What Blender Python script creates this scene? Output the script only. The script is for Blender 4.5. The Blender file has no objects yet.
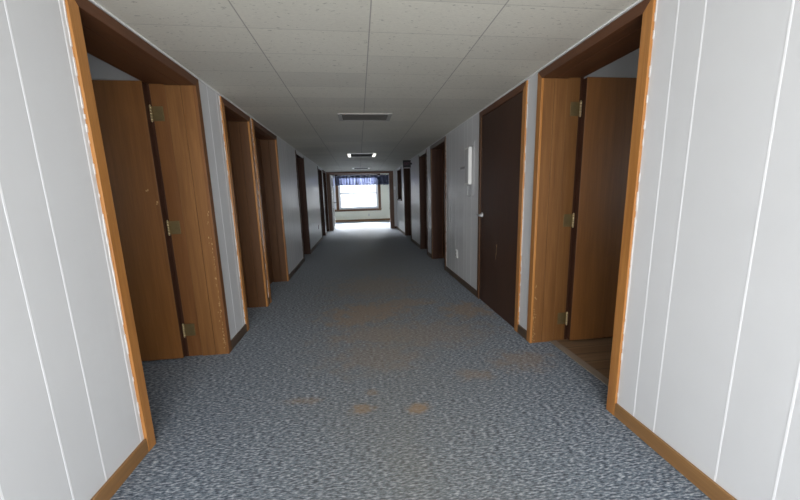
import bpy, bmesh, math, random
from mathutils import Vector, Matrix
random.seed(7)
S = bpy.context.scene
C = S.collection

# ------------------------------------------------------------------ materials
def lin(r, g, b):
    f = lambda c: (c/255/12.92) if c/255 <= 0.04045 else ((c/255+0.055)/1.055)**2.4
    return (f(r), f(g), f(b), 1)

class NT:
    def __init__(s, name):
        s.m = bpy.data.materials.new(name); s.m.use_nodes = True
        s.t = s.m.node_tree; s.n = s.t.nodes; s.l = s.t.links
        s.b = s.n['Principled BSDF']; s.out = s.n['Material Output']
    def new(s, typ, **kw):
        n = s.n.new(typ)
        for k, v in kw.items(): setattr(n, k, v)
        return n
    def put(s, sock, v):
        if isinstance(v, bpy.types.NodeSocket): s.l.new(v, sock)
        elif v is not None: sock.default_value = v
    def math(s, op, a, b=None, c=None, clamp=False):
        n = s.new('ShaderNodeMath', operation=op); n.use_clamp = clamp
        for i, v in enumerate((a, b, c)):
            if v is not None: s.put(n.inputs[i], v)
        return n.outputs[0]
    def mix(s, f, a, b, blend='MIX'):
        n = s.new('ShaderNodeMix', data_type='RGBA', blend_type=blend)
        s.put(n.inputs[0], f); s.put(n.inputs[6], a); s.put(n.inputs[7], b)
        return n.outputs[2]
    def coords(s, scale=(1, 1, 1), offset=True, world=False):
        if world:
            v = s.new('ShaderNodeNewGeometry').outputs['Position']
        else:
            v = s.new('ShaderNodeTexCoord').outputs['Object']
        mp = s.new('ShaderNodeMapping'); mp.inputs['Scale'].default_value = scale
        s.l.new(v, mp.inputs['Vector'])
        if offset and not world:
            oi = s.new('ShaderNodeObjectInfo')
            cv = s.new('ShaderNodeCombineXYZ')
            r = s.math('MULTIPLY', oi.outputs['Random'], 37.0)
            for i in range(3): s.l.new(r, cv.inputs[i])
            s.l.new(cv.outputs[0], mp.inputs['Location'])
        return mp.outputs[0]
    def noise(s, vec, scale=5, detail=4, rough=0.55, dist=0):
        n = s.new('ShaderNodeTexNoise')
        s.l.new(vec, n.inputs['Vector'])
        n.inputs['Scale'].default_value = scale; n.inputs['Detail'].default_value = detail
        n.inputs['Roughness'].default_value = rough; n.inputs['Distortion'].default_value = dist
        return n.outputs['Fac']
    def ramp(s, fac, stops):
        n = s.new('ShaderNodeValToRGB'); s.l.new(fac, n.inputs[0])
        e = n.color_ramp.elements
        while len(e) > 1: e.remove(e[0])
        e[0].position = stops[0][0]; e[0].color = stops[0][1]
        for p, c in stops[1:]:
            k = e.new(p); k.color = c
        return n.outputs[0]
    def bump(s, h, strength=0.2, dist=0.01):
        n = s.new('ShaderNodeBump'); n.inputs['Strength'].default_value = strength
        n.inputs['Distance'].default_value = dist
        s.l.new(h, n.inputs['Height']); s.l.new(n.outputs[0], s.b.inputs['Normal'])
    def set(s, **kw):
        for k, v in kw.items(): s.put(s.b.inputs[k], v)

g1 = lambda v: (v, v, v, 1)

def plain(name, col, rough=0.5, metal=0.0, var=0.06, scale=8):
    t = NT(name); v = t.coords()
    f = t.noise(v, scale, 3)
    d = tuple(c*(1-var*2) for c in col[:3]) + (1,)
    t.set(**{'Base Color': t.mix(f, d, col), 'Roughness': rough, 'Metallic': metal})
    return t.m

def wood(name, light, dark, axis, rough=0.36, chips=0.0, spec=0.5):
    t = NT(name)
    sc = [26, 26, 26]; sc['xyz'.index(axis)] = 1.3
    v = t.coords(tuple(sc))
    n1 = t.noise(v, 1.0, 6, 0.6, 0.6)
    sc2 = [150, 150, 150]; sc2['xyz'.index(axis)] = 4
    n2 = t.noise(t.coords(tuple(sc2)), 1.0, 3, 0.6)
    sc3 = [3, 3, 3]; sc3['xyz'.index(axis)] = .7
    n3 = t.noise(t.coords(tuple(sc3)), 1.0, 2, 0.5)
    a = t.ramp(n1, [(0.3, dark), (0.72, light)])
    b = t.mix(t.math('MULTIPLY', t.math('SUBTRACT', n2, .3, clamp=True), 1.1), a, tuple(c*0.55 for c in dark[:3])+(1,))
    hi = tuple(min(1, c*1.25) for c in light[:3])+(1,)
    b = t.mix(t.math('MULTIPLY', n3, 0.35), b, hi)
    if chips:
        cn = t.noise(t.coords((60, 60, 22)), 1.0, 4, 0.65)
        cm = t.noise(t.coords((4, 4, 2)), 1.0, 2, 0.5)
        f = t.math('GREATER_THAN', t.math('ADD', cn, t.math('MULTIPLY', cm, 0.25)), 0.93-chips)
        b = t.mix(t.math('MULTIPLY', f, .75), b, lin(215, 190, 150))
    t.set(**{'Base Color': b, 'Roughness': t.math('ADD', t.math('MULTIPLY', n1, 0.12), rough-0.06), 'Specular IOR Level': spec})
    t.bump(n2, 0.06, 0.002)
    return t.m

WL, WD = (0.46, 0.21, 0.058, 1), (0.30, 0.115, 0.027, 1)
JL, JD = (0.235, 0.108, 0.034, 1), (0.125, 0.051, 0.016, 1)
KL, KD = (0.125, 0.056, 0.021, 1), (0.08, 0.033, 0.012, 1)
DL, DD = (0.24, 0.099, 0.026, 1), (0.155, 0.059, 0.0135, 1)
M = {}
for ax in 'xyz':
    M['wood_'+ax] = wood('oak_trim_'+ax, WL, WD, ax, chips=0.05 if ax == 'z' else 0)
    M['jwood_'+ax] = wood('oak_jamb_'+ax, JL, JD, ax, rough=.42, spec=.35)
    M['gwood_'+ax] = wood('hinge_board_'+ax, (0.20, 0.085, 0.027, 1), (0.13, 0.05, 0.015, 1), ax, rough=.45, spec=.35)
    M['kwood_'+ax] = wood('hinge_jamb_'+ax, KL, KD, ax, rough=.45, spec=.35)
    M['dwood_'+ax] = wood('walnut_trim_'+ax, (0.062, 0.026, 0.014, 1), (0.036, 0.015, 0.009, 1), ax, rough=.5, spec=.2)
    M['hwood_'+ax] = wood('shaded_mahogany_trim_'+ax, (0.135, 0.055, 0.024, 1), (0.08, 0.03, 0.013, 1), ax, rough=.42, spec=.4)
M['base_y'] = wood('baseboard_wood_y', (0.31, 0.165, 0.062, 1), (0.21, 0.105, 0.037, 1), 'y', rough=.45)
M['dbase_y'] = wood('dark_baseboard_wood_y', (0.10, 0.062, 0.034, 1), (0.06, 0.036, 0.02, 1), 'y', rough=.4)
M['base_x'] = wood('baseboard_wood_x', (0.22, 0.105, 0.032, 1), (0.15, 0.066, 0.02, 1), 'x', rough=.45)
M['door'] = wood('birch_door', DL, DD, 'z', rough=.42)
M['door_dark'] = wood('espresso_door', (0.066, 0.034, 0.022, 1), (0.042, 0.021, 0.014, 1), 'z', rough=.5, spec=.22)
M['door_brown'] = wood('brown_door', (0.16, 0.062, 0.02, 1), (0.10, 0.038, 0.012, 1), 'z', rough=.4)

# painted plywood paneling
t = NT('painted_panel_wall'); v = t.coords(offset=False)
f = t.noise(v, 1.6, 5, 0.6)
f2 = t.noise(t.coords((40, 40, 2.2), offset=False), 1.0, 3, 0.6)
sp = t.math('GREATER_THAN', t.noise(t.coords((9, 9, 14), offset=False), 1.0, 5, .65), 0.735)
c = t.mix(f, (0.585, 0.59, 0.60, 1), (0.655, 0.66, 0.668, 1))
c = t.mix(t.math('MULTIPLY', sp, .25), c, (0.5, 0.5, 0.51, 1))
t.set(**{'Base Color': c, 'Roughness': t.math('ADD', .27, t.math('MULTIPLY', f, .14)), 'Specular IOR Level': .45})
t.bump(t.math('ADD', f, t.math('MULTIPLY', f2, .5)), .10, .006)
M['panel'] = t.m
M['groove'] = plain('white_groove_paint', (0.86, 0.865, 0.88, 1), .5, 0, .02)
M['plaster'] = plain('cream_plaster', (0.80, 0.79, 0.68, 1), .7, 0, .03, 2)
M['roomwall'] = plain('pale_room_paint', (0.50, 0.50, 0.49, 1), .6, 0, .03, 2)
M['white'] = plain('white_plastic', (0.80, 0.80, 0.78, 1), .4, 0, .02)
M['vinyl'] = plain('white_vinyl', (0.85, 0.87, 0.9, 1), .4, 0, .02)
M['caulk'] = plain('white_caulk', (0.66, 0.63, 0.60, 1), .6, 0, .08, 60)
M['nick'] = plain('bare_wood_nick', (0.50, 0.32, 0.15, 1), .7, 0, .1, 60)
M['brass'] = plain('aged_brass', (0.26, 0.19, 0.085, 1), .5, .7, .2, 30)
M['brasspin'] = plain('bright_brass', (0.75, 0.62, 0.36, 1), .28, .9, .1, 30)
M['steel'] = plain('brushed_steel', (0.85, 0.85, 0.86, 1), .3, .6, .05)
M['blackmetal'] = plain('dark_bronze_metal', (0.03, 0.027, 0.025, 1), .4, .3, .1)
M['grille'] = plain('grey_grille', (0.20, 0.19, 0.175, 1), .5, .2, .1)
M['duct'] = plain('dark_duct', (0.05, 0.047, 0.043, 1), .8, 0, .05)
M['ventframe'] = plain('vent_enamel', (0.40, 0.385, 0.355, 1), .5, 0, .03)
M['signblack'] = plain('black_sign_plastic', (0.012, 0.010, 0.013, 1), .75, 0, .05)
M['signpink'] = plain('faded_sign_red', (0.10, 0.04, 0.075, 1), .5, 0, .05)
M['signrim'] = plain('grey_sign_rim', (0.30, 0.27, 0.29, 1), .4, 0, .05)
M['plate'] = plain('grey_name_plate', (0.30, 0.30, 0.30, 1), .4, 0, .05)
M['bezel'] = plain('pale_bezel', (0.62, 0.60, 0.58, 1), .4, 0, .03)
M['boxwhite'] = plain('off_white_enamel', (0.80, 0.80, 0.77, 1), .35, 0, .03)
M['panelgrey'] = plain('pale_grey_enamel', (0.54, 0.54, 0.545, 1), .45, 0, .03)
M['boxgrey'] = plain('grey_enamel', (0.42, 0.42, 0.42, 1), .4, 0, .04)
M['headwhite'] = plain('white_head_paint', (0.86, 0.86, 0.85, 1), .35, 0, .03)
M['headgrey'] = plain('worn_head_paint', (0.26, 0.22, 0.20, 1), .4, 0, .08)
M['brownplate'] = plain('brown_plastic', (0.07, 0.04, 0.028, 1), .35, 0, .05)
M['thresh'] = plain('worn_aluminium_strip', (0.33, 0.28, 0.23, 1), .5, .2, .12, 25)

# ceiling board: fissured squares, long dark seams, faint cross seams
t = NT('fibre_ceiling_tile'); v = t.coords(offset=False)
sx = t.new('ShaderNodeSeparateXYZ'); t.l.new(v, sx.inputs[0])
def seam(val, period, off, w):
    q = t.math('MODULO', t.math('ADD', val, 50*period - off), period)
    q = t.math('ABSOLUTE', t.math('SUBTRACT', q, period/2))
    return t.math('GREATER_THAN', q, period/2 - w)
long_s = seam(sx.outputs['X'], 0.637, 0.1, 0.0035)
cross = seam(sx.outputs['Y'], 0.305, 0.10, 0.003)
pits = t.math('GREATER_THAN', t.noise(t.coords((30, 70, 30), offset=False), 1.0, 3, .6), .655)
fine = t.noise(t.coords((60, 260, 60), offset=False), 1.0, 3, .6)
blot = t.noise(v, 1.4, 4, .6)
# every board has its own faint tone
bx = t.math('FLOOR', t.math('DIVIDE', t.math('SUBTRACT', sx.outputs['X'], .1), .637))
by = t.math('FLOOR', t.math('DIVIDE', t.math('SUBTRACT', sx.outputs['Y'], .10), .305))
cv = t.new('ShaderNodeCombineXYZ'); t.l.new(bx, cv.inputs[0]); t.l.new(by, cv.inputs[1])
wn = t.new('ShaderNodeTexWhiteNoise', noise_dimensions='2D'); t.l.new(cv.outputs[0], wn.inputs['Vector'])
c = t.mix(blot, (0.66, 0.635, 0.54, 1), (0.76, 0.735, 0.65, 1))
c = t.mix(t.math('MULTIPLY', wn.outputs['Value'], .32), c, (0.49, 0.475, 0.43, 1))
c = t.mix(t.math('MULTIPLY', t.math('SUBTRACT', fine, .3, clamp=True), .75), c, (0.40, 0.385, 0.35, 1))
c = t.mix(t.math('MULTIPLY', pits, .6), c, (0.25, 0.24, 0.21, 1))
c = t.mix(t.math('MULTIPLY', cross, .4), c, (0.3, 0.29, 0.26, 1))
c = t.mix(t.math('MULTIPLY', long_s, .62), c, (0.16, 0.15, 0.14, 1))
t.set(**{'Base Color': c, 'Roughness': .62})
t.bump(fine, .12, .004)
M['ceiling'] = t.m

# carpet: grey-blue flecked loop pile with rust stains
t = NT('grey_blue_carpet'); v = t.coords(offset=False)
fl = t.noise(t.coords((38, 135, 38), offset=False), 1.0, 2.5, .6)
fl2 = t.noise(t.coords((16, 70, 16), offset=False), 1.0, 4, .7)
c = t.ramp(fl, [(.35, (0.026, 0.037, 0.055, 1)), (.47, (0.094, 0.120, 0.156, 1)), (.54, (0.18, 0.212, 0.25, 1)), (.67, (0.43, 0.45, 0.48, 1))])
c = t.mix(t.math('MULTIPLY', t.math('GREATER_THAN', fl2, .56), .45), c, (0.10, 0.112, 0.14, 1))
sx = t.new('ShaderNodeSeparateXYZ'); t.l.new(v, sx.inputs[0])
edge = t.noise(v, 9, 5, .65)
fiber = t.noise(t.coords((60, 120, 60), offset=False), 1.0, 3, .6)
stain = None
for (x, y, rx, ry, k) in [(.05, 3.35, .5, .3, .75), (-.10, 3.12, .3, .16, .7), (.45, 3.55, .4, .2, .6), (1.10, 3.2, .3, .25, .75),
                          (.30, 1.69, .085, .045, .9), (-.05, 1.73, .07, .05, .75), (.02, 1.88, .05, .035, .5), (-.42, 1.87, .13, .04, .45),
                          (.74, 1.97, .14, .07, .45), (.08, 2.35, .4, .25, .35), (1.15, 2.1, .25, .15, .5), (.6, 2.7, .6, .3, .4), (0.1, 2.75, .5, .25, .45), (.2, 4.3, .7, .6, .4)]:
    dx = t.math('DIVIDE', t.math('SUBTRACT', sx.outputs[0], x), rx)
    dy = t.math('DIVIDE', t.math('SUBTRACT', sx.outputs[1], y), ry)
    d = t.math('SQRT', t.math('ADD', t.math('MULTIPLY', dx, dx), t.math('MULTIPLY', dy, dy)))
    d = t.math('SUBTRACT', d, t.math('MULTIPLY', t.math('SUBTRACT', edge, .5), 3.0))
    a = t.math('MULTIPLY', t.math('MULTIPLY', t.math('SUBTRACT', 1.5, d, clamp=True), t.math('SUBTRACT', 1.5, d, clamp=True)), k)
    stain = a if stain is None else t.math('MAXIMUM', stain, a)
stain = t.math('MULTIPLY', stain, t.math('ADD', .35, t.math('MULTIPLY', fiber, 1.1)), clamp=True)
dirt = t.noise(v, 1.1, 4, .6)
lane = t.math('SUBTRACT', 1.0, t.math('ABSOLUTE', t.math('DIVIDE', t.math('SUBTRACT', sx.outputs[0], .2), 1.1)), clamp=True)
c = t.mix(t.math('MULTIPLY', lane, t.math('MULTIPLY', dirt, .85)), c, t.mix(fl, (0.085, 0.08, 0.064, 1), (0.26, 0.245, 0.20, 1)))
c = t.mix(t.math('MULTIPLY', stain, .8), c, (0.27, 0.168, 0.08, 1))
t.set(**{'Base Color': c, 'Roughness': .95, 'Specular IOR Level': .12, 'Sheen Weight': .15})
t.bump(t.math('ADD', fl, fl2), .5, .006)
M['carpet'] = t.m

# vinyl plank floor of the side room
t = NT('vinyl_plank_floor'); v = t.coords(offset=False)
sx = t.new('ShaderNodeSeparateXYZ'); t.l.new(v, sx.inputs[0])
q = t.math('MODULO', t.math('ADD', sx.outputs[1], 20), .11)
ln = t.math('LESS_THAN', q, .006)
pk = t.math('FLOOR', t.math('DIVIDE', sx.outputs[1], .11))
wn = t.new('ShaderNodeTexWhiteNoise', noise_dimensions='1D'); t.l.new(pk, wn.inputs['W'])
gr = t.noise(t.coords((3, 40, 3), offset=False), 1.0, 4, .6)
c = t.mix(gr, (0.15, 0.085, 0.045, 1), (0.32, 0.215, 0.13, 1))
c = t.mix(t.math('MULTIPLY', wn.outputs['Value'], .6), c, (0.14, 0.075, 0.036, 1))
c = t.mix(t.math('MULTIPLY', ln, .8), c, (0.04, 0.025, 0.015, 1))
t.set(**{'Base Color': c, 'Roughness': .35})
M['plank'] = t.m

# navy valance fabric lets daylight through
t = NT('navy_valance_fabric'); v = t.coords((260, 260, 260), offset=False)
w = t.noise(v, 1, 2)
col = t.mix(w, (0.035, 0.040, 0.075, 1), (0.06, 0.067, 0.115, 1))
t.set(**{'Base Color': col, 'Roughness': .8})
tr = t.new('ShaderNodeBsdfTranslucent'); t.put(tr.inputs[0], (0.26, 0.28, 0.36, 1))
mx = t.new('ShaderNodeMixShader'); mx.inputs[0].default_value = .5
t.l.new(t.b.outputs[0], mx.inputs[1]); t.l.new(tr.outputs[0], mx.inputs[2]); t.l.new(mx.outputs[0], t.out.inputs[0])
M['valance'] = t.m

def pane_mat(name, refl, tint):
    t = NT(name)
    tp = t.new('ShaderNodeBsdfTransparent'); t.put(tp.inputs[0], tint)
    gl = t.new('ShaderNodeBsdfGlossy'); gl.inputs['Roughness'].default_value = .02
    fr = t.new('ShaderNodeFresnel'); fr.inputs['IOR'].default_value = refl
    mx = t.new('ShaderNodeMixShader'); t.l.new(fr.outputs[0], mx.inputs[0])
    t.l.new(tp.outputs[0], mx.inputs[1]); t.l.new(gl.outputs[0], mx.inputs[2]); t.l.new(mx.outputs[0], t.out.inputs[0])
    t.n.remove(t.b)
    return t.m
M['doorglass'] = pane_mat('door_glass', 1.2, (0.96, 0.97, 0.98, 1))
M['glass'] = pane_mat('window_glass', 1.45, (0.96, 0.97, 0.98, 1))

t = NT('lit_lamp_diffuser'); t.set(**{'Base Color': g1(.8), 'Emission Color': (1, .96, .9, 1), 'Emission Strength': 2.2}); M['lamp'] = t.m
t = NT('dim_lamp_diffuser'); t.set(**{'Base Color': g1(.7), 'Emission Color': (1, .95, .9, 1), 'Emission Strength': .35}); M['lampdim'] = t.m

# ------------------------------------------------------------------ mesh helpers
def BM(): return bmesh.new()
def box(bm, x0, x1, y0, y1, z0, z1, bev=0.0, mi=0, seg=2):
    x0, x1 = sorted((x0, x1)); y0, y1 = sorted((y0, y1)); z0, z1 = sorted((z0, z1))
    r = bmesh.ops.create_cube(bm, size=1)
    vs = r['verts']
    for v in vs:
        v.co = Vector(((x0+x1)/2 + v.co.x*(x1-x0), (y0+y1)/2 + v.co.y*(y1-y0), (z0+z1)/2 + v.co.z*(z1-z0)))
    fs = set(f for v in vs for f in v.link_faces)
    if bev > 0:
        es = set(e for v in vs for e in v.link_edges)
        rr = bmesh.ops.bevel(bm, geom=list(es), offset=bev, segments=seg, profile=.6, affect='EDGES')
        fs = set(rr['faces']) | set(f for f in fs if f.is_valid)
    for f in fs:
        if f.is_valid: f.material_index = mi
def prism(bm, yz, x0, x1, bev):
    a = [bm.verts.new((x0, y, z)) for y, z in yz]; b = [bm.verts.new((x1, y, z)) for y, z in yz]
    n = len(yz); front = bm.faces.new(a); bm.faces.new(b[::-1])
    for i in range(n): bm.faces.new((a[i], b[i], b[(i+1) % n], a[(i+1) % n]))
    bmesh.ops.bevel(bm, geom=list(front.edges), offset=bev*.6, segments=2, profile=.6, affect='EDGES')
def cyl(bm, p0, p1, r0, r1=None, n=16, mi=0):
    p0, p1 = Vector(p0), Vector(p1); d = p1-p0
    r = bmesh.ops.create_cone(bm, cap_ends=True, segments=n, radius1=r0, radius2=r0 if r1 is None else r1, depth=d.length)
    q = d.to_track_quat('Z', 'Y').to_matrix().to_4x4()
    bmesh.ops.transform(bm, matrix=Matrix.Translation((p0+p1)/2) @ q, verts=r['verts'])
    for v in r['verts']:
        for f in v.link_faces: f.material_index = mi
def ball(bm, c, r, sc=(1, 1, 1)):
    a = bmesh.ops.create_uvsphere(bm, u_segments=16, v_segments=10, radius=r)
    for v in a['verts']: v.co = Vector((v.co.x*sc[0], v.co.y*sc[1], v.co.z*sc[2])) + Vector(c)

base_of = {}
def obj(name, bm, mats, parent=None, smooth=False, origin=None):
    """world-coordinate bmesh -> one mesh object; a child keeps its thing's base as origin"""
    o0 = Vector(base_of[parent.name]) if parent else Vector(origin or (0, 0, 0))
    bmesh.ops.recalc_face_normals(bm, faces=bm.faces)
    for v in bm.verts: v.co -= o0
    me = bpy.data.meshes.new(name); bm.to_mesh(me); bm.free()
    for m in (mats if isinstance(mats, (list, tuple)) else [mats]): me.materials.append(m)
    if smooth:
        for p in me.polygons: p.use_smooth = True
    o = bpy.data.objects.new(name, me); C.objects.link(o)
    if parent: o.parent = parent
    else: o.location = o0
    base_of[o.name] = o0
    return o
def empty(name, loc):
    o = bpy.data.objects.new(name, None); C.objects.link(o); o.location = loc
    o.empty_display_size = .1; base_of[o.name] = Vector(loc); return o
def tag(o, label, cat, group=None, kind=None):
    o['label'] = label; o['category'] = cat
    if group: o['group'] = group
    if kind: o['kind'] = kind
    return o
def struct(o, label, cat, group=None): return tag(o, label, cat, group, 'structure')

# ------------------------------------------------------------------ layout (metres, camera over the origin)
XL, XR = -1.125, 1.368          # wall faces
CT = .014                       # casing thickness
TH = .30                        # wall thickness
ZC = 2.127                      # ceiling
ZT = 2.107                      # casing top
CW = .056                       # casing width
Y0, YE = -1.35, 11.9
# outer casing extents along y: side, y0, y1
FR = [('L', 1.578, 2.662), ('L', 3.045, 3.800), ('L', 3.858, 4.930), ('L', 6.32, 7.22), ('L', 9.62, 10.56), ('L', 10.93, 11.80),
      ('R', 1.447, 2.400), ('R', 2.562, 3.570), ('R', 4.990, 6.030), ('R', 6.390, 7.190), ('R', 8.460, 9.680)]
PASS = ('R', 10.25, 11.24)      # framed wall opening with a raised sill
ZPASS = 1.07

def sx_(s): return (-1, XL) if s == 'L' else (1, XR)

# walls --------------------------------------------------------------
def groove_list(y0, y1, near):
    ys = list(near); pat = [.117, .224, .145, .203, .118, .251, .165]
    y = (max(near) if near else y0) + .21; k = 0
    while y < y1:
        ys.append(y); y += pat[k % 7]; k += 1
    y = min(near) - .2; k = 3
    while y > y0:
        ys.append(y); y -= pat[k % 7]; k += 1
    return ys
def wall(side, near, extra):
    sg, xf = sx_(side); bm = BM(); xb = xf + sg*TH
    holes = sorted((a+.02, b-.02, 0) for s, a, b in FR if s == side)
    if PASS[0] == side: holes.append((PASS[1]+.02, PASS[2]-.02, ZPASS+.02)); holes.sort()
    cur = Y0; solid = []
    for a, b, zl in holes:
        if a > cur: box(bm, xf, xb, cur, a, 0, 2.16); solid.append((cur, a))
        box(bm, xf, xb, a, b, ZT-.02, 2.16)
        if zl: box(bm, xf, xb, a, b, 0, zl)
        cur = b
    if cur < YE: box(bm, xf, xb, cur, YE, 0, 2.16); solid.append((cur, YE))
    for y in groove_list(Y0, YE, near) :
        if any(a+.03 < y < b-.03 for a, b in solid):
            w = .0032
            box(bm, xf - sg*.0006, xf + sg*.002, y-w, y+w, 0, ZC, mi=1)
    return obj('wall_'+('left' if side == 'L' else 'right'), bm, [M['panel'], M['groove']])
struct(wall('L', [1.187, 1.333, 1.556], 0), 'left corridor wall of pale grey painted paneling with white vertical grooves', 'wall')
struct(wall('R', [.775, .948, 1.222, 1.338], 0), 'right corridor wall of pale grey painted paneling with white vertical grooves', 'wall')

# floor and ceiling
bm = BM(); box(bm, XL-3.6, 1.545, -2.4, 11.95, -.12, 0); box(bm, XL-3.6, 4.6, 11.95, 16.2, -.12, 0); box(bm, 1.545, 4.6, 2.5, 11.95, -.12, 0)
struct(obj('floor', bm, M['carpet']), 'grey blue flecked corridor carpet with rusty brown stains', 'floor')
bm = BM(); box(bm, XL-.01, XR+.01, -2.4, YE+.3, ZC, ZC+.1)
struct(obj('ceiling', bm, M['ceiling']), 'low corridor ceiling of speckled off white fibre boards with dark seams', 'ceiling')
for s, nm in (('L', 'left'), ('R', 'right')):
    sg, xf = sx_(s); bm = BM()
    box(bm, xf - sg*.012, xf + sg*.0, Y0, YE, ZC-.011, ZC, bev=.004)
    struct(obj('trim_ceiling_'+nm, bm, M['white']), 'thin white cove strip where the %s corridor wall meets the ceiling' % nm, 'trim')

# baseboards
for s, nm in (('L', 'left'), ('R', 'right')):
    sg, xf = sx_(s); e = empty('baseboard_'+nm, (xf, Y0, 0)); cur = Y0
    spans = []
    for _, a, b in sorted(f for f in FR if f[0] == s):
        spans.append((cur, a)); cur = b
    spans.append((cur, YE))
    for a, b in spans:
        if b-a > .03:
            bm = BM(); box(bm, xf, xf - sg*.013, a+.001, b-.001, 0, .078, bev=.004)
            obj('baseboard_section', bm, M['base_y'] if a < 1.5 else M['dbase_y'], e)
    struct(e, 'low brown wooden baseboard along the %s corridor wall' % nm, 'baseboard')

# door frames ---------------------------------------------------------
def caulk(parent, xf, sg, y, z0, z1, wid, gap=.3):
    """irregular white paint bead along a casing's outer edge"""
    bm = BM(); z = z0; pv = None
    xo = xf - sg*(.0025)
    while z < z1:
        z2 = min(z1, z + random.uniform(.012, .05))
        if random.random() > gap + .3*math.sin(z*5):
            w = wid*random.uniform(.35, 1.25)
            box(bm, xf, xo - sg*random.uniform(0, .002), y - w, y + w, z, z2)
        z = z2
    return obj('paint_bead', bm, M['caulk'], parent)
def chip_line(parent, xf, sg, y, z0, z1, n):
    """bare pale nicks along a jamb's front corner"""
    bm = BM()
    for _ in range(n):
        z = z0 + (z1-z0)*random.random()**1.4; h = random.uniform(.003, .014); w = random.uniform(.001, .004)
        yy = y + random.uniform(-.001, .0)
        xx = xf + sg*abs(random.gauss(0.0, .012))
        box(bm, xx, xx + sg*w, yy - .0008, yy + .002, z, z+h)
    return obj('chipped_edge', bm, M['nick'], parent)

def frame(i, s, y0, y1, mats, label, z0=0.0, recess=True, bead_near=0, bead_far=0, dark_far=False, back=False, sill=False, head=None):
    sg, xf = sx_(s); xc = xf - sg*CT
    e = empty('trim_%d' % i, (xf, (y0+y1)/2, z0))
    cz, mz, my, kz, ky = mats
    hc = head or my
    ia, ib = y0+CW, y1-CW                     # clear opening
    zo = ZT-CW                                # clear height
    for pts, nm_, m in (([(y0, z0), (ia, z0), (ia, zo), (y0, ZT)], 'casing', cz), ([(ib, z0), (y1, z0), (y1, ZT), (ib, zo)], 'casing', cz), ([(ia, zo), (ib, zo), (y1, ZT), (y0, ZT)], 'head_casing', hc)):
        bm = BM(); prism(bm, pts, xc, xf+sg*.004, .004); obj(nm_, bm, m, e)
    if sill:
        bm = BM(); box(bm, xc-sg*.02, xf+sg*TH, y0, y1, z0-.03, z0+.025, bev=.004); obj('sill', bm, my, e)
    # jamb lining: two boards, then the recessed hinge board
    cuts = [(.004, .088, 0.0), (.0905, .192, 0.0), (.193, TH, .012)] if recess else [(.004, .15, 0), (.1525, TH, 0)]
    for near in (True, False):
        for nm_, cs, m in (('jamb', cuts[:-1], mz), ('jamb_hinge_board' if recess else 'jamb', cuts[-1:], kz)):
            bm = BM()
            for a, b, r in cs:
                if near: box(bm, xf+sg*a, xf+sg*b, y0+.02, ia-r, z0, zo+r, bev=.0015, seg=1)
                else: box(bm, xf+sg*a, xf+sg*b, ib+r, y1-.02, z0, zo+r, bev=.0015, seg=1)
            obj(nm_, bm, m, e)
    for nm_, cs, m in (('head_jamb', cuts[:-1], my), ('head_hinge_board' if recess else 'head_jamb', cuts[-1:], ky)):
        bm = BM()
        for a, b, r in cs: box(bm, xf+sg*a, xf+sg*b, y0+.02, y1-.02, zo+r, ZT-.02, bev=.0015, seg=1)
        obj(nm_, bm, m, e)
    if back:
        xb = xf+sg*TH
        for a, b in ((y0, ia-.012), (ib+.012, y1)):
            bm = BM(); box(bm, xb, xb+sg*.026, a, b, z0, zo+.07, bev=.003); obj('back_casing', bm, M['dwood_z'], e)  # the hinge gap's shade is put into this casing's dark colour
        bm = BM(); box(bm, xb, xb+sg*.02, ia-.012, ib+.012, zo+.012, zo+.07, bev=.003); obj('back_head_casing', bm, ky, e)
    if bead_near: caulk(e, xf, sg, y0-.0025, z0+.08, ZT, bead_near)
    if bead_far: caulk(e, xf, sg, y1, z0+.08, ZT, bead_far, .5)
    struct(e, label, 'door frame')
    return e

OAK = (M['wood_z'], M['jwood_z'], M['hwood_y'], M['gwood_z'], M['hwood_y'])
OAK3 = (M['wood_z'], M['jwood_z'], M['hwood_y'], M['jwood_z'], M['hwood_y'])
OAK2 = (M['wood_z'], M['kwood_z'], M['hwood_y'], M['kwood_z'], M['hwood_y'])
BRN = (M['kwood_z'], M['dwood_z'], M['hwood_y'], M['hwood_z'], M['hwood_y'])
DRK = (M['dwood_z'], M['dwood_z'], M['dwood_y'], M['dwood_z'], M['dwood_y'])
f1 = frame(1, *FR[0], OAK, 'wide orange brown wooden frame of the nearest open doorway on the left', bead_near=.003, back=True)
f2 = frame(2, *FR[1], OAK2, 'orange brown frame of the second left doorway, right after the grooved wall strip', bead_near=.004)
f3 = frame(3, *FR[2], OAK2, 'brown frame of the third left doorway, butted against the second frame', bead_near=.006)
f4 = frame(4, *FR[3], DRK, 'dark brown frame of the fourth left doorway between two pale wall stretches', bead_near=.003, head=M['headwhite'])
f5 = frame(5, *FR[4], DRK, 'dark brown frame of the fifth left doorway just past the brown wall outlet', head=M['headwhite'])
f6 = frame(6, *FR[5], DRK, 'dark frame of the last left doorway beside the open glass door')
f7 = frame(7, *FR[6], OAK3, 'orange wooden frame of the nearest open doorway on the right', bead_near=.0035, back=True)
f8 = frame(8, *FR[7], BRN, 'frame around the closed dark door on the right, light near casing with chipped paint', bead_near=.003)
f9 = frame(9, *FR[8], BRN, 'reddish brown frame of the right doorway beyond the pale outlet', bead_near=.004, head=M['headgrey'])
f10 = frame(10, *FR[9], DRK, 'dark brown frame of the fourth right doorway, before the exit sign', bead_near=.002, head=M['headwhite'])
f11 = frame(11, *FR[10], DRK, 'dark brown frame of the right doorway beneath the exit sign')
f12 = frame(12, *PASS, DRK, 'dark framed half height opening in the right wall near the corridor end', z0=ZPASS, recess=False, sill=True, head=M['headwhite'])
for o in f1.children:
    if o.name.startswith('casing') and max(v.co.y for v in o.data.vertices) > 0.3: o.data.materials[0] = M['gwood_z']
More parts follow.
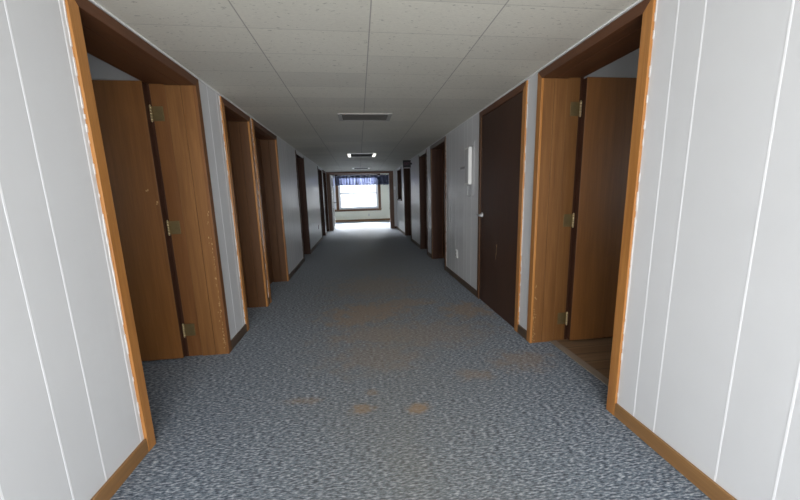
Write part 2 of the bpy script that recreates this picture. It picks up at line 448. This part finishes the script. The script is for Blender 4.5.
bm = BM(); box(bm, XR+.20, XR+.24, PASS[1]+CW-.004, PASS[2]-CW+.004, ZPASS+.026, ZT-CW-.001, bev=.002, seg=1)
obj('shutter_panel', bm, M['door_brown'], f12)
# the light near casing of the dark door, and scuffs on the two nearest frames
for o in f8.children:
    if o.name.startswith('casing') and min(v.co.y for v in o.data.vertices) < 0 :
        o.data.materials[0] = M['wood_z']; o['label'] = 'light orange near casing'
chip_line(f1, XL-.004, -1, 2.606-.0004, .05, 1.2, 70)
chip_line(f7, XR+.004, 1, 2.344-.0004, .02, .5, 30)

# door leaves ----------------------------------------------------------
def lever(parent, x, y, z, dirx, diry, m, name='handle'):
    bm = BM()
    cyl(bm, (x, y, z), (x+dirx*.008, y, z), .027, n=24)
    cyl(bm, (x, y, z), (x+dirx*.055, y, z), .010, n=14)
    ball(bm, (x+dirx*.055, y, z), .0125)
    cyl(bm, (x+dirx*.055, y, z), (x+dirx*.056, y+diry*.125, z-.002), .0125, .011, n=14)
    ball(bm, (x+dirx*.056, y+diry*.125, z-.002), .011)
    return obj(name, bm, m, parent, smooth=True)
def knob(parent, x, y, z, ax, d, m):
    bm = BM(); v = Vector((d, 0, 0)) if ax == 'x' else Vector((0, d, 0)); p = Vector((x, y, z))
    cyl(bm, p, p+v*.008, .03, n=24); cyl(bm, p, p+v*.045, .011, n=14)
    s = (.7, 1, 1) if ax == 'x' else (1, .7, 1)
    ball(bm, p+v*.055, .027, s)
    return obj('knob', bm, m, parent, smooth=True)
def hinges(parent, xpin, ypin, xa, yj, sg, zs):
    """butt hinges: a leaf on the jamb face, a barrel of knuckles and the leaf on the door edge"""
    for z in zs:
        bm = BM(); box(bm, xa, xpin, yj-.003, yj+.0005, z-.05, z+.05, bev=.001, seg=1)
        for dx, dz in ((.25, -.032), (.62, -.012), (.25, .012), (.62, .032)):
            cyl(bm, (xa+(xpin-xa)*dx, yj-.0045, z+dz), (xa+(xpin-xa)*dx, yj-.002, z+dz), .0045, n=10)
        h = obj('hinge', bm, M['brass'], parent)
        bm = BM()
        for k in range(5):
            cyl(bm, (xpin, ypin, z-.05+.02*k+.0008), (xpin, ypin, z-.05+.02*(k+1)-.0008), .0075, n=14)
        ball(bm, (xpin, ypin, z+.053), .006); ball(bm, (xpin, ypin, z-.053), .006)
        obj('hinge_barrel', bm, M['brasspin'], h, smooth=True)

# left door: opened square into its room, face towards us
bm = BM(); box(bm, -1.439, -2.33, 2.562, 2.607, .016, 2.064, bev=.002, seg=1)
d1 = obj('door_1', bm, M['door'], origin=(-1.439, 2.60, 0))
hinges(d1, -1.4315, 2.6075, -1.352, 2.618, -1, [1.862, 1.047, .226])
bm = BM(); box(bm, -1.4385, -1.4365, 2.564, 2.606, .02, 2.06); obj('shaded_edge_strip', bm, M['dwood_z'], d1)  # shade on the hinge edge, painted as a thin dark strip
knob(d1, -2.27, 2.562, .98, 'y', -1, M['brass'])
bm = BM()
for x, z, w, h in ((-1.520, 1.318, .012, .010), (-1.508, 1.322, .008, .012), (-1.459, 1.232, .010, .016), (-1.463, 1.222, .008, .008)):
    box(bm, x, x+w, 2.5612, 2.5626, z, z+h)
obj('bare_nick', bm, M['nick'], d1)
struct(d1, 'plain brown birch door standing open inside the nearest left doorway', 'door')
# right door likewise
bm = BM(); box(bm, 1.682, 2.565, 2.300, 2.345, .016, 2.050, bev=.002, seg=1)
d2 = obj('door_2', bm, M['door'], origin=(1.682, 2.34, 0))
hinges(d2, 1.6745, 2.3455, 1.598, 2.356, 1, [1.844, 1.011, .193])
bm = BM(); box(bm, 1.6795, 1.6815, 2.302, 2.344, .02, 2.046); obj('shaded_edge_strip', bm, M['dwood_z'], d2)  # same painted edge shade on the right door
knob(d2, 2.50, 2.300, .98, 'y', -1, M['brass'])
struct(d2, 'plain brown birch door standing open inside the nearest right doorway', 'door')
# closed dark door flush in the right wall
bm = BM(); box(bm, XR-.006, XR+.038, 2.562+CW+.003, 3.57-CW-.003, .008, ZT-CW-.003, bev=.002, seg=1)
d3 = obj('door_3', bm, M['door_dark'], origin=(XR, 3.57-CW, 0))
lever(d3, XR-.006, 3.455, 1.0, -1, -1, M['steel'])
bm = BM()
for k, (yy, zz, hh) in enumerate(((3.06, .62, .10), (3.072, .57, .06), (3.05, .70, .03))): box(bm, XR-.0065, XR-.0055, yy, yy+.003, zz, zz+hh)
obj('scratch', bm, M['nick'], d3)
bm = BM(); box(bm, XR-.0068, XR-.0055, 3.478, 3.488, 1.08, 1.72); obj('worn_edge_streak', bm, M['brownplate'], d3)
struct(d3, 'closed flush dark espresso door with a steel lever in the right wall', 'door')
# closed doors set deep in the other frames
names = {1: 'closed brown door set deep in the second left frame', 2: 'closed brown door set deep in the third left frame',
         3: 'closed brown door set deep in the fourth left frame', 4: 'closed brown door set deep in the fifth left frame', 5: 'closed brown door set deep in the last left frame',
         8: 'closed brown door set deep in the right frame beyond the pale outlet', 9: 'closed brown door set deep in the right frame before the exit sign', 10: 'closed brown door set deep in the frame under the exit sign'}
n = 4
for k, lab in names.items():
    s, a, b = FR[k]; sg, xf = sx_(s); bm = BM()
    box(bm, xf+sg*.205, xf+sg*.249, a+CW-.009, b-CW+.009, .012, ZT-CW+.008, bev=.002, seg=1)
    d = obj('door_%d' % n, bm, M['door_brown'], origin=(xf+sg*.205, a+CW, 0))
    knob(d, xf+sg*.205, a+CW+.06, .98, 'x', -sg, M['brass'])
    struct(d, lab, 'door'); n += 1

# threshold strip and side-room floors
bm = BM(); box(bm, 1.528, 1.588, 1.447+CW+.001, 2.40-CW-.001, .0, .007, bev=.003)
tag(obj('threshold_strip', bm, M['thresh']), 'worn metal threshold strip between carpet and planks in the nearest right doorway', 'threshold')
bm = BM(); box(bm, 1.545, 5.0, -1.3, 2.5, -.12, -.001)
struct(obj('floor_right_room', bm, M['plank']), 'brown plank floor of the room behind the nearest right doorway', 'floor')

# side rooms: shells with an opening added in the outer wall for fill light
def room(s, y0, y1, nm, zc):
    sg, xf = sx_(s); xi = xf+sg*TH; xo = xf+sg*3.4
    bm = BM()
    box(bm, xi, xo, y0-.08, y0, 0, zc); box(bm, xi, xo, y1, y1+.05, 0, zc)
    wy0, wy1, wz0, wz1 = y0+.7, y0+2.2, .8, 1.95
    for a, b, c, d in ((y0-.08, wy0, 0, zc), (wy1, y1+.05, 0, zc), (wy0, wy1, 0, wz0), (wy0, wy1, wz1, zc)): box(bm, xo, xo+sg*.12, a, b, c, d)
    box(bm, xi, xi-sg*.02, y0, y1, 2.16, zc)
    struct(obj('wall_%s_room' % nm, bm, M['roomwall']), 'pale painted walls of the room behind the nearest %s doorway' % nm, 'wall')
    bm = BM(); box(bm, xi-sg*.05, xo+sg*.12, y0-.08, y1+.05, zc, zc+.08)
    struct(obj('ceiling_%s_room' % nm, bm, M['roomwall']), 'pale ceiling of the room behind the nearest %s doorway' % nm, 'ceiling')
    return xo+sg*.06, (wy0, wy1, wz0, wz1)
wl = room('L', -1.0, 2.668, 'left', 2.42)
wr = room('R', -1.2, 2.408, 'right', 2.42)

# ------------------------------------------------------------------ corridor end and end room
OX0, OX1, OZ = -.985, 1.135, 2.02
XA, XB, YF, ZR = -3.2, 3.4, 15.84, 2.46
bm = BM()
box(bm, XA-.1, OX0-.02, YE, YE+.2, 0, ZR); box(bm, OX1+.02, XB+.1, YE, YE+.2, 0, ZR); box(bm, OX0-.02, OX1+.02, YE, YE+.2, OZ+.02, ZR)
struct(obj('wall_end', bm, [M['panel']]), 'end wall of the corridor around the wide opening', 'wall')
e = empty('trim_13', ((OX0+OX1)/2, YE, 0))
for a, b in ((OX0-.124, OX0), (OX1, OX1+.15)):
    bm = BM(); box(bm, a, b, YE-.016, YE, 0, OZ+.075, bev=.004); obj('casing', bm, M['hwood_z'], e)
bm = BM(); box(bm, OX0-.124, OX1+.15, YE-.0155, YE, OZ, OZ+.075, bev=.004); obj('head_casing', bm, M['hwood_x'], e)
for a, b in ((OX0-.02, OX0), (OX1, OX1+.02)):
    bm = BM(); box(bm, a, b, YE, YE+.2, 0, OZ, bev=.001, seg=1); obj('jamb', bm, M['hwood_z'], e)
bm = BM(); box(bm, OX0-.02, OX1+.02, YE, YE+.2, OZ, OZ+.02, bev=.001, seg=1); obj('head_jamb', bm, M['hwood_x'], e)
bm = BM(); box(bm, OX1-.003, OX1, YE+.06, YE+.09, .93, 1.03, bev=.0008, seg=1)
sp = obj('strike_plate', bm, M['steel'], e); sp['label'] = 'bright metal strike plate'
struct(e, 'dark brown frame around the wide opening at the corridor end', 'door frame')
bm = BM(); box(bm, OX1+.15, XR-.013, YE-.014, YE, 0, .078, bev=.003)
struct(obj('baseboard_end', bm, M['dwood_x']), 'short dark baseboard right of the end opening', 'baseboard')

# end room shell with three windows in the far wall
WZ0, WZ1 = .60, 2.22
WIN = [(-2.15, -1.08), (-.95, .95), (1.56, 2.60)]
bm = BM(); cur = XA-.1
for a, b in WIN:
    box(bm, cur, a, YF, YF+.15, 0, ZR); box(bm, a, b, YF, YF+.15, 0, WZ0); box(bm, a, b, YF, YF+.15, WZ1, ZR); cur = b
box(bm, cur, XB+.1, YF, YF+.15, 0, ZR)
struct(obj('wall_far', bm, M['plaster']), 'cream far wall of the end room under and between the windows', 'wall')
for nm, x0, x1 in (('end_room_left', XA-.1, XA), ('end_room_right', XB, XB+.1)):
    bm = BM(); box(bm, x0, x1, YE+.2, YF, 0, ZR)
    struct(obj('wall_'+nm, bm, M['plaster']), 'cream %s side wall of the end room' % nm.split('_')[-1], 'wall')
bm = BM(); box(bm, XA-.1, XB+.1, YE+.2, YF+.15, ZR, ZR+.08)
struct(obj('ceiling_end_room', bm, M['roomwall']), 'plain pale ceiling of the end room', 'ceiling')
bm = BM(); box(bm, XA, XB, YF-.014, YF, 0, .10, bev=.004)
struct(obj('baseboard_far', bm, M['base_x']), 'brown wooden baseboard along the far wall below the windows', 'baseboard')
wlabels = ['left bright window of the far wall, seen beside the open glass door', 'large bright double hung window in the middle of the far wall', 'right window of the far wall mostly hidden by the end opening']
for i, (a, b) in enumerate(WIN):
    e = empty('window_%d' % (i+1), ((a+b)/2, YF, WZ0))
    bm = BM(); fw = .055
    for x0, x1, z0, z1 in ((a, a+fw, WZ0, WZ1), (b-fw, b, WZ0, WZ1), (a, b, WZ0, WZ0+fw), (a, b, WZ1-fw, WZ1)): box(bm, x0, x1, YF+.02, YF+.10, z0, z1, bev=.003, seg=1)
    obj('window_frame', bm, M['vinyl'], e)
    zm = 1.35
    for (z0, z1, yy) in ((WZ0+fw, zm+.030, YF+.035), (zm-.030, WZ1-fw, YF+.066)):
        bm = BM(); sw = .045; aa, bb = a+fw, b-fw
        for x0, x1, q0, q1 in ((aa, aa+sw, z0, z1), (bb-sw, bb, z0, z1), (aa, bb, z0, z0+sw), (aa, bb, z1-sw, z1)): box(bm, x0, x1, yy, yy+.026, q0, q1, bev=.002, seg=1)
        sh = obj('sash', bm, M['vinyl'], e)
        bm = BM(); box(bm, aa+sw-.004, bb-sw+.004, yy+.011, yy+.015, z0+sw-.004, z1-sw+.004); obj('pane', bm, M['glass'], sh)
    bm = BM(); cw = .125 if i == 1 else .07
    for x0, x1 in ((a-cw, a), (b, b+cw)): 
        if i == 0 and x0 > -1.2: continue
        box(bm, x0, x1, YF-.018, YF, WZ0-.09, WZ1+.07, bev=.004)
    box(bm, a-cw, b+(cw if i else 0), YF-.0175, YF, WZ1, WZ1+.07, bev=.004)
    obj('casing', bm, M['kwood_z'], e)
    bm = BM(); box(bm, a-cw-.02, b+cw+.02 if i else b, YF-.045, YF+.03, WZ0-.03, WZ0, bev=.005)
    box(bm, a-cw, b+cw if i else b, YF-.02, YF, WZ0-.10, WZ0-.03, bev=.003)
    obj('window_sill', bm, M['kwood_x'], e)
    struct(e, wlabels[i], 'window')

# valances with rods
def valance(x0, x1, z0, z1, label, seed):
    rnd = random.Random(seed)
    e = empty('valance', ((x0+x1)/2, YF-.07, z0)); bm = BM()
    N, K = int((x1-x0)*130), 14
    ph = [rnd.uniform(0, 6.28) for _ in range(4)]
    grid = []
    for j in range(K+1):
        tz = j/K; row = []
        for i in range(N+1):
            x = x0+(x1-x0)*i/N
            amp = .016+.034*(1-tz)
            w = math.sin(x*27+ph[0]+1.6*math.sin(x*5+ph[1])) + .5*math.sin(x*63+ph[2]) + .5*math.sin(x*13+ph[3])
            if tz > .84: amp *= .7
            pinch = -.022 if abs(tz-.84) < .05 else 0
            z = z0+(z1-z0)*tz + (.008*math.sin(x*38+ph[0]) if j == 0 or j == K else 0)
            row.append(bm.verts.new((x, YF-.085 - amp*w*.8 - pinch*.4, z)))
        grid.append(row)
    for j in range(K):
        for i in range(N): bm.faces.new((grid[j][i], grid[j][i+1], grid[j+1][i+1], grid[j+1][i]))
    x = x0+.02
    while x < x1-.06:
        wd = rnd.uniform(.03, .085); wd = min(wd, x1-x)
        pr = None; top = z0+(z1-z0)*.86
        for i in range(7):
            xx = x+wd*i/6; yy = YF-.052+.012*math.sin(i*1.6+x*40)
            cur = (bm.verts.new((xx+rnd.uniform(-.006, .006), yy+.006, z0+.01)), bm.verts.new((x+wd*.5+(xx-x-wd*.5)*.6, yy, top)))
            if pr: bm.faces.new((pr[0], cur[0], cur[1], pr[1]))
            pr = cur
        x += wd+rnd.uniform(.015, .085)
    q = [bm.verts.new(p) for p in ((x0, YF-.058, z0+(z1-z0)*.80), (x1, YF-.058, z0+(z1-z0)*.80), (x1, YF-.058, z1), (x0, YF-.058, z1))]
    bm.faces.new(q)
    o = obj('valance_cloth', bm, M['valance'], e, smooth=True)
    sol = o.modifiers.new('cloth', 'SOLIDIFY'); sol.thickness = .0012
    bm = BM(); zz = z0+(z1-z0)*.91
    cyl(bm, (x0-.02, YF-.070, zz), (x1+.02, YF-.070, zz), .008, n=12)
    for x in (x0-.02, x1+.02): cyl(bm, (x, YF-.075, zz), (x, YF, zz), .008, n=12)
    obj('curtain_rod', bm, M['white'], e)
    tag(e, label, 'curtain')
valance(-1.06, 1.50, 1.74, 2.19, 'gathered navy blue valance across the middle window of the far wall', 3)
valance(-2.3, -1.13, 1.74, 2.19, 'navy valance over the left window, seen beside the open glass door', 5)

# glass door, open into the end room
e = empty('door_20', (OX0+.002, YE+.03, 0))
L, T, Hd = .88, .045, OZ-.02
def leaf(bm, u0, u1, z0, z1, w0=0, w1=T, bev=.003):
    box(bm, w0, w1, u0, u1, z0, z1, bev=bev, seg=1)
ang = math.radians(0.5)
MT = Matrix.Translation((OX0+.002, YE+.03, 0)) @ Matrix.Rotation(ang, 4, 'Z')
def leafobj(name, bm, m, parent=None, smooth=False):
    bmesh.ops.transform(bm, matrix=MT, verts=bm.verts); return obj(name, bm, m, parent or e, smooth)
bm = BM(); leaf(bm, 0, .085, .012, Hd); leafobj('stile', bm, M['bezel'])
bm = BM(); leaf(bm, L-.085, L, .012, Hd); leafobj('stile', bm, M['bezel'])
bm = BM(); leaf(bm, .085, L-.085, Hd-.09, Hd); leafobj('rail', bm, M['bezel'])
bm = BM(); leaf(bm, .085, L-.085, .012, .075); leafobj('rail', bm, M['blackmetal'])['label'] = 'dark bottom rail'
bm = BM(); leaf(bm, .08, L-.08, .07, Hd-.085, .018, .026, 0); leafobj('pane', bm, M['doorglass'])
for d in (-1, 1):
    bm = BM(); x = T if d > 0 else 0
    p = Vector((x, L-.045, 1.0)); q = p+Vector((d*.07, 0, 0))
    cyl(bm, p, p+Vector((d*.008, 0, 0)), .026, n=20); cyl(bm, p, q, .010, n=12); ball(bm, q, .012)
    cyl(bm, q, q+Vector((d*.02, -.11, 0)), .010, .009, n=12); ball(bm, q+Vector((d*.02, -.11, 0)), .010)
    leafobj('handle', bm, M['blackmetal'], smooth=True)
struct(e, 'pale framed glass door standing open at the left of the end opening', 'door')

# ------------------------------------------------------------------ back end of the corridor: glazed entrance behind the camera
bm = BM()
box(bm, XL, XL+.15, Y0-.1, Y0, 0, 2.16); box(bm, XR-.15, XR, Y0-.1, Y0, 0, 2.16); box(bm, XL+.15, XR-.15, Y0-.1, Y0, 2.05, 2.16); box(bm, XL+.15, XR-.15, Y0-.1, Y0, 0, .12)
struct(obj('wall_back', bm, M['panel']), 'back wall around the glazed entrance at the near end', 'wall')
e = empty('window_4', ((XL+XR)/2, Y0-.05, .12)); bm = BM()
for x0, x1, z0, z1 in ((XL+.15, XL+.21, .12, 2.05), (XR-.21, XR-.15, .12, 2.05), (.095, .15, .12, 2.05), (XL+.15, XR-.15, .12, .2), (XL+.15, XR-.15, 1.98, 2.05)): box(bm, x0, x1, Y0-.08, Y0-.03, z0, z1)
obj('window_frame', bm, M['blackmetal'], e)
struct(e, 'glazed entrance at the near end of the corridor', 'window')

# ------------------------------------------------------------------ things on ceiling and walls
# air vent
e = empty('ceiling_vent', (.113, 3.855, ZC))
vx0, vx1, vy0, vy1 = -.138, .365, 3.735, 3.99
bm = BM()
for a, b, c, d in ((vx0-.045, vx0, vy0-.04, vy1+.03), (vx1, vx1+.045, vy0-.04, vy1+.03), (vx0, vx1, vy0-.04, vy0), (vx0, vx1, vy1, vy1+.03)): box(bm, a, b, c, d, ZC-.010, ZC, bev=.003)
obj('frame', bm, M['ventframe'], e)
bm = BM(); box(bm, vx0, vx1, vy0, vy1, ZC-.001, ZC+.0); obj('backing', bm, M['duct'], e)
bm = BM(); ny = 11
for k in range(ny):
    y = vy0+(vy1-vy0)*(k+.5)/ny
    r = bmesh.ops.create_cube(bm, size=1)
    for v in r['verts']: v.co = Matrix.Translation(((vx0+vx1)/2, y, ZC-.006)) @ Matrix.Rotation(.6, 4, 'X') @ Vector((v.co.x*(vx1-vx0), v.co.y*.016, v.co.z*.0012))
sl = obj('louver', bm, M['grille'], e)
tag(e, 'wide ceiling air vent with dark louvres in a pale frame', 'vent')

# square ceiling lamps
def lamp(y0, y1, x0, x1, label, lm, group):
    e = empty('ceiling_light', ((x0+x1)/2, (y0+y1)/2, ZC)); bm = BM(); r = .018
    for a, b, c, d in ((x0, x1, y0, y0+.05), (x0, x1, y1-.05, y1), (x0, x0+r, y0+.05, y1-.05), (x1-r, x1, y0+.05, y1-.05)): box(bm, a, b, c, d, ZC-.010, ZC, bev=.002)
    obj('frame', bm, M['white'], e)
    bm = BM(); box(bm, x0+.075, x1-.075, y0+.05, y1-.05, ZC-.006, ZC, bev=.001, seg=1); obj('louver_panel', bm, M['duct'], e)
    for a, b in ((x0+r, x0+.075), (x1-.075, x1-r)):
        bm = BM(); box(bm, a, b, y0+.05, y1-.05, ZC-.014, ZC, bev=.004); o = obj('lamp_tube', bm, lm, e)
    tag(e, label, 'ceiling light')
lamp(7.06, 7.68, -.205, .43, 'ceiling light with two bright ends, nearer of the two, beyond the vent', M['lamp'], None)
lamp(10.6, 11.1, -.17, .42, 'dimmer ceiling light close to the corridor end, farther of the two', M['lampdim'], None)

# exit sign
ex0, ex1, ez0, ez1, ey = 1.14, 1.335, 1.905, 2.085, 8.17
e = empty('exit_sign', ((ex0+ex1)/2, ey, ez0))
bm = BM(); box(bm, ex0, ex1, ey, ey+.05, ez0, ez1, bev=.006); obj('housing', bm, M['signblack'], e)
bm = BM(); box(bm, ex0+.004, ex1-.004, ey-.006, ey+.052, ez0-.016, ez0+.006, bev=.003); obj('rim', bm, M['signrim'], e)
bm = BM(); box(bm, ex1, XR, ey+.012, ey+.038, 1.98, 2.02, bev=.003); obj('bracket', bm, M['signblack'], e)
cu = bpy.data.curves.new('exit_letters', 'FONT'); cu.body = 'EXIT'; cu.size = .098; cu.extrude = .0015; cu.align_x = 'CENTER'; cu.align_y = 'CENTER'
tmp = bpy.data.objects.new('tmp_letters', cu); C.objects.link(tmp)
bpy.context.view_layer.update()
me = bpy.data.meshes.new_from_object(tmp.evaluated_get(bpy.context.evaluated_depsgraph_get()))
bpy.data.objects.remove(tmp)
me.transform(Matrix.Translation((0, -.0015, (ez1-ez0)/2)) @ Matrix.Rotation(math.pi/2, 4, 'X') @ Matrix.Scale(.74, 4, (1, 0, 0)))
me.materials.append(M['signpink'])
lo = bpy.data.objects.new('lettering', me); C.objects.link(lo); lo.parent = e
tag(e, 'small dark unlit exit sign sticking out from the right wall near the ceiling', 'exit sign')

# shallow white wall box with its back plate and holder
e = empty('wall_box', (XR, 3.93, 1.34))
bm = BM(); box(bm, XR, XR-.006, 3.755, 3.99, 1.335, 1.80, bev=.002, seg=1)
box(bm, XR, XR-.005, 3.748, 3.756, 1.21, 1.84, bev=.001, seg=1)
obj('back_plate', bm, M['panelgrey'], e)
bm = BM(); box(bm, XR-.006, XR-.046, 3.815, 3.965, 1.345, 1.785, bev=.006); obj('housing', bm, M['boxwhite'], e)
bm = BM(); box(bm, XR-.046, XR-.048, 3.828, 3.952, 1.365, 1.765, bev=.001, seg=1); o = obj('front_panel', bm, M['panelgrey'], e)
bm = BM()
for y in (3.80, 3.96): box(bm, XR-.004, XR-.010, y-.004, y+.004, 1.22, 1.335)
for k in range(9):
    a0 = k/9*math.pi; a1 = (k+1)/9*math.pi
    P = lambda a: (XR-.010, 3.88-.08*math.cos(a), 1.225-.02*math.sin(a))
    cyl(bm, P(a0), P(a1), .004, n=8)
obj('wire_holder', bm, M['boxgrey'], e)
tag(e, 'shallow white metal box mounted on the right wall beside the dark door', 'wall box')

# name plate
e = empty('name_plate', (XR, 4.165, 1.566)); bm = BM(); box(bm, XR, XR-.006, 4.065, 4.265, 1.545, 1.588, bev=.002); obj('bezel', bm, M['bezel'], e)
bm = BM(); box(bm, XR-.006, XR-.0075, 4.078, 4.252, 1.554, 1.579); obj('insert', bm, M['plate'], e)
tag(e, 'small grey name plate with a pale border beside the white wall box', 'sign')

# outlets and switch
def outlet(xf, ax, d, c, z, pm, im, label):
    """duplex receptacle: plate, two faces with slots, centre screw; ax is the wall normal axis"""
    e = empty('wall_outlet', (xf, c, z) if ax == 'x' else (c, xf, z))
    def bx(bm, depth0, depth1, u0, u1, z0, z1, bev):
        if ax == 'x': box(bm, xf+d*depth0, xf+d*depth1, c+u0, c+u1, z+z0, z+z1, bev=bev)
        else: box(bm, c+u0, c+u1, xf+d*depth0, xf+d*depth1, z+z0, z+z1, bev=bev)
    bm = BM(); bx(bm, 0, .010, -.036, .036, -.058, .058, .003); obj('cover_plate', bm, pm, e)
    for dz in (-.024, .024):
        bm = BM(); bx(bm, .010, .012, -.017, .017, dz-.014, dz+.014, .001); r = obj('receptacle', bm, im, e)
        bm = BM()
        for u in (-.007, .007): bx(bm, .012, .0125, u-.001, u+.001, dz-.003, dz+.007, 0)
        obj('slot', bm, M['signblack'], r)
    tag(e, label, 'outlet')
outlet(XR, 'x', -1, 4.425, .386, M['white'], M['boxgrey'], 'white wall outlet low on the right wall beyond the dark door')
outlet(XL, 'x', 1, 8.94, .43, M['brownplate'], M['brownplate'], 'small brown wall outlet on the left wall between the fourth and fifth doorways')
outlet(YF, 'y', -1, .462, .30, M['bezel'], M['bezel'], 'pale outlet on the far wall under the middle window')
e = empty('light_switch', (1.327, YE, 1.48)); bm = BM(); box(bm, 1.292, 1.362, YE-.010, YE, 1.42, 1.54, bev=.003); obj('cover_plate', bm, M['vinyl'], e)
bm = BM(); box(bm, 1.321, 1.333, YE-.020, YE-.010, 1.472, 1.492, bev=.002); obj('toggle', bm, M['vinyl'], e)
tag(e, 'white light switch on the wall strip right of the end opening', 'switch')

# ------------------------------------------------------------------ light
W = bpy.data.worlds.new('overcast_day'); S.world = W; W.use_nodes = True
bg = W.node_tree.nodes['Background']; bg.inputs[0].default_value = (.93, .96, 1, 1); bg.inputs[1].default_value = 2.0
def area(name, loc, rot, sx, sy, power, col=(1, 1, 1), spread=math.pi):
    l = bpy.data.lights.new(name, 'AREA'); l.shape = 'RECTANGLE'; l.size = sx; l.size_y = sy; l.energy = power; l.color = col; l.spread = spread
    o = bpy.data.objects.new(name, l); C.objects.link(o); o.location = loc; o.rotation_euler = rot
    return o
H = math.pi/2
area('daylight_entrance', (.12, Y0-.12, 1.10), (H, 0, 0), 2.1, 1.85, 132, (.975, .985, 1))
area('daylight_sky_window_side', (0, YF+2.7, 3.7), (-math.radians(56), 0, 0), 6.0, 2.6, 20000, (.95, .97, 1))
area('fill_left_room', (wl[0]-.1, (wl[1][0]+wl[1][1])/2, 1.4), (0, -H, 0), 1.1, 1.4, 2, (.95, .97, 1))  # added fill lamp behind the added opening of the left room
area('fill_right_room', (wr[0]+.1, (wr[1][0]+wr[1][1])/2, 1.4), (0, H, 0), 1.1, 1.4, 2, (.95, .97, 1))  # added fill lamp for the right room, likewise

# ------------------------------------------------------------------ camera
cam = bpy.data.cameras.new('camera'); cam.sensor_fit = 'HORIZONTAL'; cam.sensor_width = 36; cam.lens = 36*320.61/800
cam.clip_start = .02; cam.clip_end = 200
co = bpy.data.objects.new('camera', cam); C.objects.link(co)
r = Vector((0.99162246, -0.126432, -0.02645463)); d = Vector((-0.04749256, -0.1664071, -0.98491275)); w = Vector((0.12012225, 0.97791801, -0.1710176))
m3 = Matrix((r, -d, -w)).transposed()
co.matrix_world = Matrix.Translation((0, 0, 1.25)) @ m3.to_4x4()
S.camera = co
vs = S.view_settings; vs.view_transform = 'Standard'; vs.look = 'None'; vs.gamma = 1; vs.use_curve_mapping = False; vs.exposure = 0
S.cycles.max_bounces = 10; S.cycles.diffuse_bounces = 6; S.cycles.sample_clamp_indirect = 4; S.cycles.use_denoising = True
